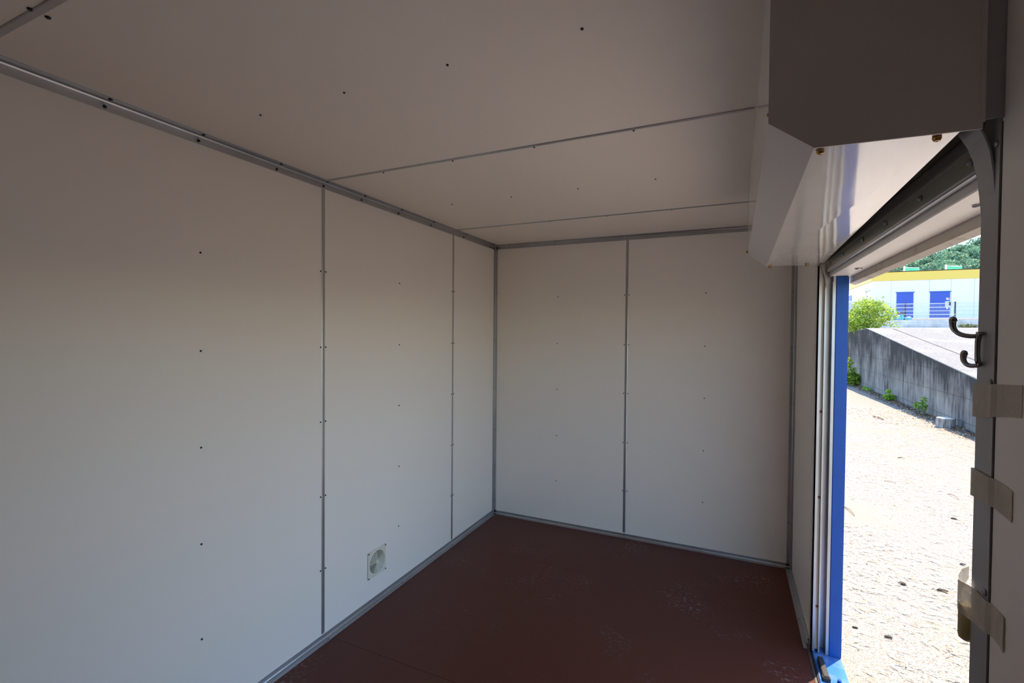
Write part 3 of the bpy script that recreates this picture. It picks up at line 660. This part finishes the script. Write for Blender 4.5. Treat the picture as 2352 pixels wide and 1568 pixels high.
for _ in range(900):
    y = random.uniform(12.2, 14.6); x = random.uniform(2.6, 4.05) + random.gauss(0, .1)
    dry_leaf(x, y, random.uniform(.04, .11), random.uniform(.008, .02), random.uniform(0, PI), vary(random.choice(straw), .2), .03)
tag(b.build('leaf_litter', 'litter', None, normals=False), 'scattered dry straw-coloured leaves on the sunlit yard', 'leaves', None, 'stuff')
b = MB()
for _ in range(2600):
    y = 11 + 11 * random.random(); x = wx(y) - abs(random.gauss(0, .16)) - .02
    dry_leaf(x, y, random.uniform(.04, .11), random.uniform(.012, .035), random.uniform(0, PI), vary(random.choice(brown + straw[4:6]), .25), .04)
tag(b.build('leaf_drift', 'litter', None, normals=False), 'drift of brown dead leaves along the foot of the retaining wall', 'leaves', None, 'stuff')
b = MB()
for _ in range(260):
    x = random.uniform(4.4, 5.2); y = random.uniform(20.6, 22.4); d = Vector((random.gauss(0, 1), random.gauss(0, 1), 0)).normalized() * .05; s = Vector((-d.y, d.x, .02)) * .4
    p = Vector((x, y, 1.86 + random.random() * .03)); b.quad(p - d, p - s, p + d, p + s, tone=vary(random.choice(straw[:5]), .2))
tag(b.build('leaf_heap', 'litter', None, normals=False), 'tan dead leaves under the shrub on the wall top', 'leaves', None, 'stuff')

# twigs and dark bark pieces lying on the yard
def twig(p0, p1, r, label, z=.008):
    p0, p1 = Vector((*p0, ZG + z)), Vector((*p1, ZG + z)); md = (p0 + p1) * .5 + Vector((.01, .012, .012))
    tag(MB().tube([p0, md, p1], [r, r * .9, r * .5], 7).build('twig', 'twig'), label, 'twig')
twig((2.93, 13.14), (3.02, 12.71), .016, 'thick pale stick out on the open asphalt short of the stump', .016)
twig((2.29, 8.87), (2.37, 8.85), .007, 'short dark twig alone on the clean asphalt')
twig((1.12, 6.06), (1.16, 5.80), .005, 'straight dark twig close beside the blue post')
twig((2.31, 7.1), (2.34, 6.89), .004, 'thin twig on the asphalt close to the near jamb')
twig((1.77, 7.37), (1.87, 7.29), .003, 'wispy twig in the middle of the yard')
def chip(x, y, r, label):
    tag(lump((x, y, ZG + r * .5), (r * 1.5, r * .7, r * .5), x * 7, 12, 8).build('bark_piece', 'chip'), label, 'bark piece', 'dark bark pieces on the yard')
chip(2.05, 6.15, .018, 'round dark bark piece farthest out, towards the near jamb')
chip(1.71, 4.95, .014, 'dark bark piece beside the near jamb, above the taped tube')
chip(1.17, 4.36, .018, 'dark bark piece in the middle of the littered yard')
chip(1.40, 4.36, .022, 'largest dark bark piece, just off the taped tube')
chip(.89, 3.55, .014, 'dark bark piece amid the nearest straw litter')
chip(.73, 3.58, .011, 'small dark bark piece closest to the blue post foot')

# ---------------------------------------------------------------- building beyond the fence
bd = empty('building', (18, 56, 2.9), 'white flat-roofed building with a yellow fascia and blue doors', 'building')
BX, BY = 10.22, 47.0
b = MB(); b.box((BX, BY, 2.3), (34, 66, 6.1))
b.build('wall', 'bld', bd)
for x in (11.45, 13.86, 15.15, 16.5, 18.0): MB().box((x - .012, BY - .012, 2.9 if x not in (13.86,) else 5.1), (x + .012, BY, 6.0)).build('panel_joint', 'bld_grey', bd)
b = MB(); b.box((BX - .08, BY - .08, 6.0), (34.08, 66.08, 6.66)); b.box((BX - .1, BY - .1, 6.66), (34.1, 66.1, 6.72)); b.build('fascia', 'yellow', bd)
MB().box((BX - .1, BY - .1, 6.665), (34.1, 66.1, 6.725)).build('roof_edge', 'white_paint', bd)
for x0, x1 in ((11.82, 12.87), (13.90, 15.08)):
    d = MB().box((x0, BY - .05, 2.9), (x1, BY - .012, 5.03), .004).build('door', 'door_blue', bd)
    MB().box((x0 - .06, BY - .09, 5.03), (x1 + .06, BY, 5.09)).build('drip_cap', 'door_blue', d)
    b = MB(); b.box((x1 - .16, BY - .10, 3.92), (x1 - .10, BY - .05, 4.05)); b.build('handle', 'fence', d)
    if x0 > 13: MB().box((x1 - .22, BY - .056, 4.42), (x1 - .04, BY - .050, 4.58)).build('notice', 'white_paint', d); MB().box((x1 - .14, BY - .060, 4.50), (x1 - .05, BY - .056, 4.57)).build('notice_mark', mat('red_ink', (.6, .05, .04), .6), d)
    if x0 > 13: MB().box((x1 - .22, BY - .056, 3.72), (x1 - .10, BY - .050, 4.0)).build('sign_plate', 'white_paint', d)
MB().box((BX - .03, 54.1, 2.9), (BX - .005, 58.5, 5.42)).build('gate_door', 'door_blue', bd)
b = MB(); b.tube([(BX - .12, 47.5, 5.33), (BX - .12, 49.1, 5.33)], .07, 12); b.box((BX - .1, 47.7, 5.3), (BX, 47.78, 5.36)); b.box((BX - .1, 48.8, 5.3), (BX, 48.88, 5.36)); b.build('wall_lamp', 'white_paint', bd)
b = MB(); b.tube([(BX + .1, 46.75, 6.72), (BX + .1, 46.75, 6.86)], .07, 10); b.box((BX, 46.95, 6.7), (BX + .3, 47.1, 6.82)); b.build('roof_vent', 'fence', bd)
# grey screen wall in front of the left part of the building
sw = empty('screen_wall', (9.6, 43, 2.6), 'grey screen wall with a white cap behind the bush', 'wall')
MB().box((7.9, 43, 2.5), (10.26, 43.15, 4.12)).build('panel', 'bld_grey', sw); MB().box((7.85, 42.95, 4.12), (10.30, 43.2, 4.20)).build('cap', 'white_paint', sw)

# flags behind the roof
def flag(x, y, zt, wv, label):
    root = empty('flag', (x, y, 2.4), label, 'flag', 'green flags above the roof')
    b = MB(); b.tube([(0, 0, 0), (0, 0, zt - 2.4 + .15)], .09, 10); o = b.build('pole', 'white_paint'); o.parent = root
    b = MB(); b.tube([(0, 0, zt - 2.4), (wv, 0, zt - 2.4 - .12)], .035, 8); o = b.build('arm', 'white_paint'); o.parent = root
    b = MB(); A = []; 
    for k in range(9):
        t = k / 8; yy = .10 * math.sin(t * 6); A.append((b.bm.verts.new((.12 + wv * t * .94, yy, zt - 2.45 - .12 * t)), b.bm.verts.new((.12 + wv * t * .94 - .2, yy + .05, zt - 5.0))))
    for p, q in zip(A, A[1:]): b.bm.faces.new((p[0], q[0], q[1], p[1]))
    o = b.build('cloth', 'green'); sm = o.modifiers.new('thickness', 'SOLIDIFY'); sm.thickness = .012; o.parent = root
flag(19.05, 73, 10.0, 1.45, 'green flag above the roof nearer the wooded corner of the fascia')
flag(23.0, 73, 9.98, 1.45, 'green flag above the roof nearest the near jamb')
flag(14.75, 73, 9.25, 1.45, 'green flag just over the corner of the yellow fascia')
flag(13.6, 73, 8.6, .9, 'green flag lowest over the receding side of the roof')

# wooded hill
def er(r): return .117 + .31 * (min(max(r, .05), .6) - .233) - .024
def hill_z(x, y):
    r = x / y; d = max(0, (330 - y) / 110)
    return 1.63 + y * (er(r) - .052 * d) if y <= 330 else 1.63 + 330 * er(r) - (y - 330) * .1
b = MB(); rows = []
for y in [120, 180, 215, 240, 265, 290, 310, 330, 350, 420]:
    rows.append([b.bm.verts.new((r * y, y, hill_z(r * y, y))) for r in [.0 + .05 * k for k in range(15)]])
for A, B in zip(rows, rows[1:]):
    for k in range(14): b.bm.faces.new((A[k], A[k + 1], B[k + 1], B[k]))
struct('hill', b, 'hill', 'wooded hillside far behind the building', 'hill')
def tree_proto(seed):
    random.seed(seed)
    bl = [((random.uniform(-3, 3), random.uniform(-3, 3), random.uniform(4, 9)), (random.uniform(1.5, 2.6), random.uniform(1.5, 2.6), random.uniform(1.2, 2.0))) for _ in range(13)]
    bl = [((x * (1.2 - .07 * z), y * (1.2 - .07 * z), z), r) for (x, y, z), r in bl]
    tone = [(.19, .33, .20), (.25, .42, .24), (.12, .23, .15)]  # paler blue-green: distance haze painted into the leaf colours
    root = empty('tree', (0, 0, 0), 'leafy green tree in the wood on the hill beyond the building', 'tree', 'trees on the wooded hill')
    o = foliage(bl, 1500, .95, tone, .3, .6).build('crown', 'leaf', None, normals=False); o.parent = root
    o = MB().tube([(0, 0, -1), (.1, 0, 2.5), (0, .1, 6)], [.35, .28, .12], 8).build('trunk', 'twig'); o.parent = root
    return root
protos = [tree_proto(s) for s in (11, 12, 13, 14)]
random.seed(5); used = set(); y = 222
while y <= 338:
    r = .16
    while r < .46:
        k = random.randrange(4); x = r * y + random.uniform(-1.2, 1.2); yy = y + random.uniform(-2, 2)
        t = protos[k] if k not in used else copy_tree(protos[k]); used.add(k)
        t.location = (x, yy, hill_z(x, yy) - .5); t.rotation_euler = (0, 0, random.uniform(0, 6.28)); s = random.uniform(.85, 1.15); t.scale = (s, s, s)
        r += 9.2 / y
    y += 10.5
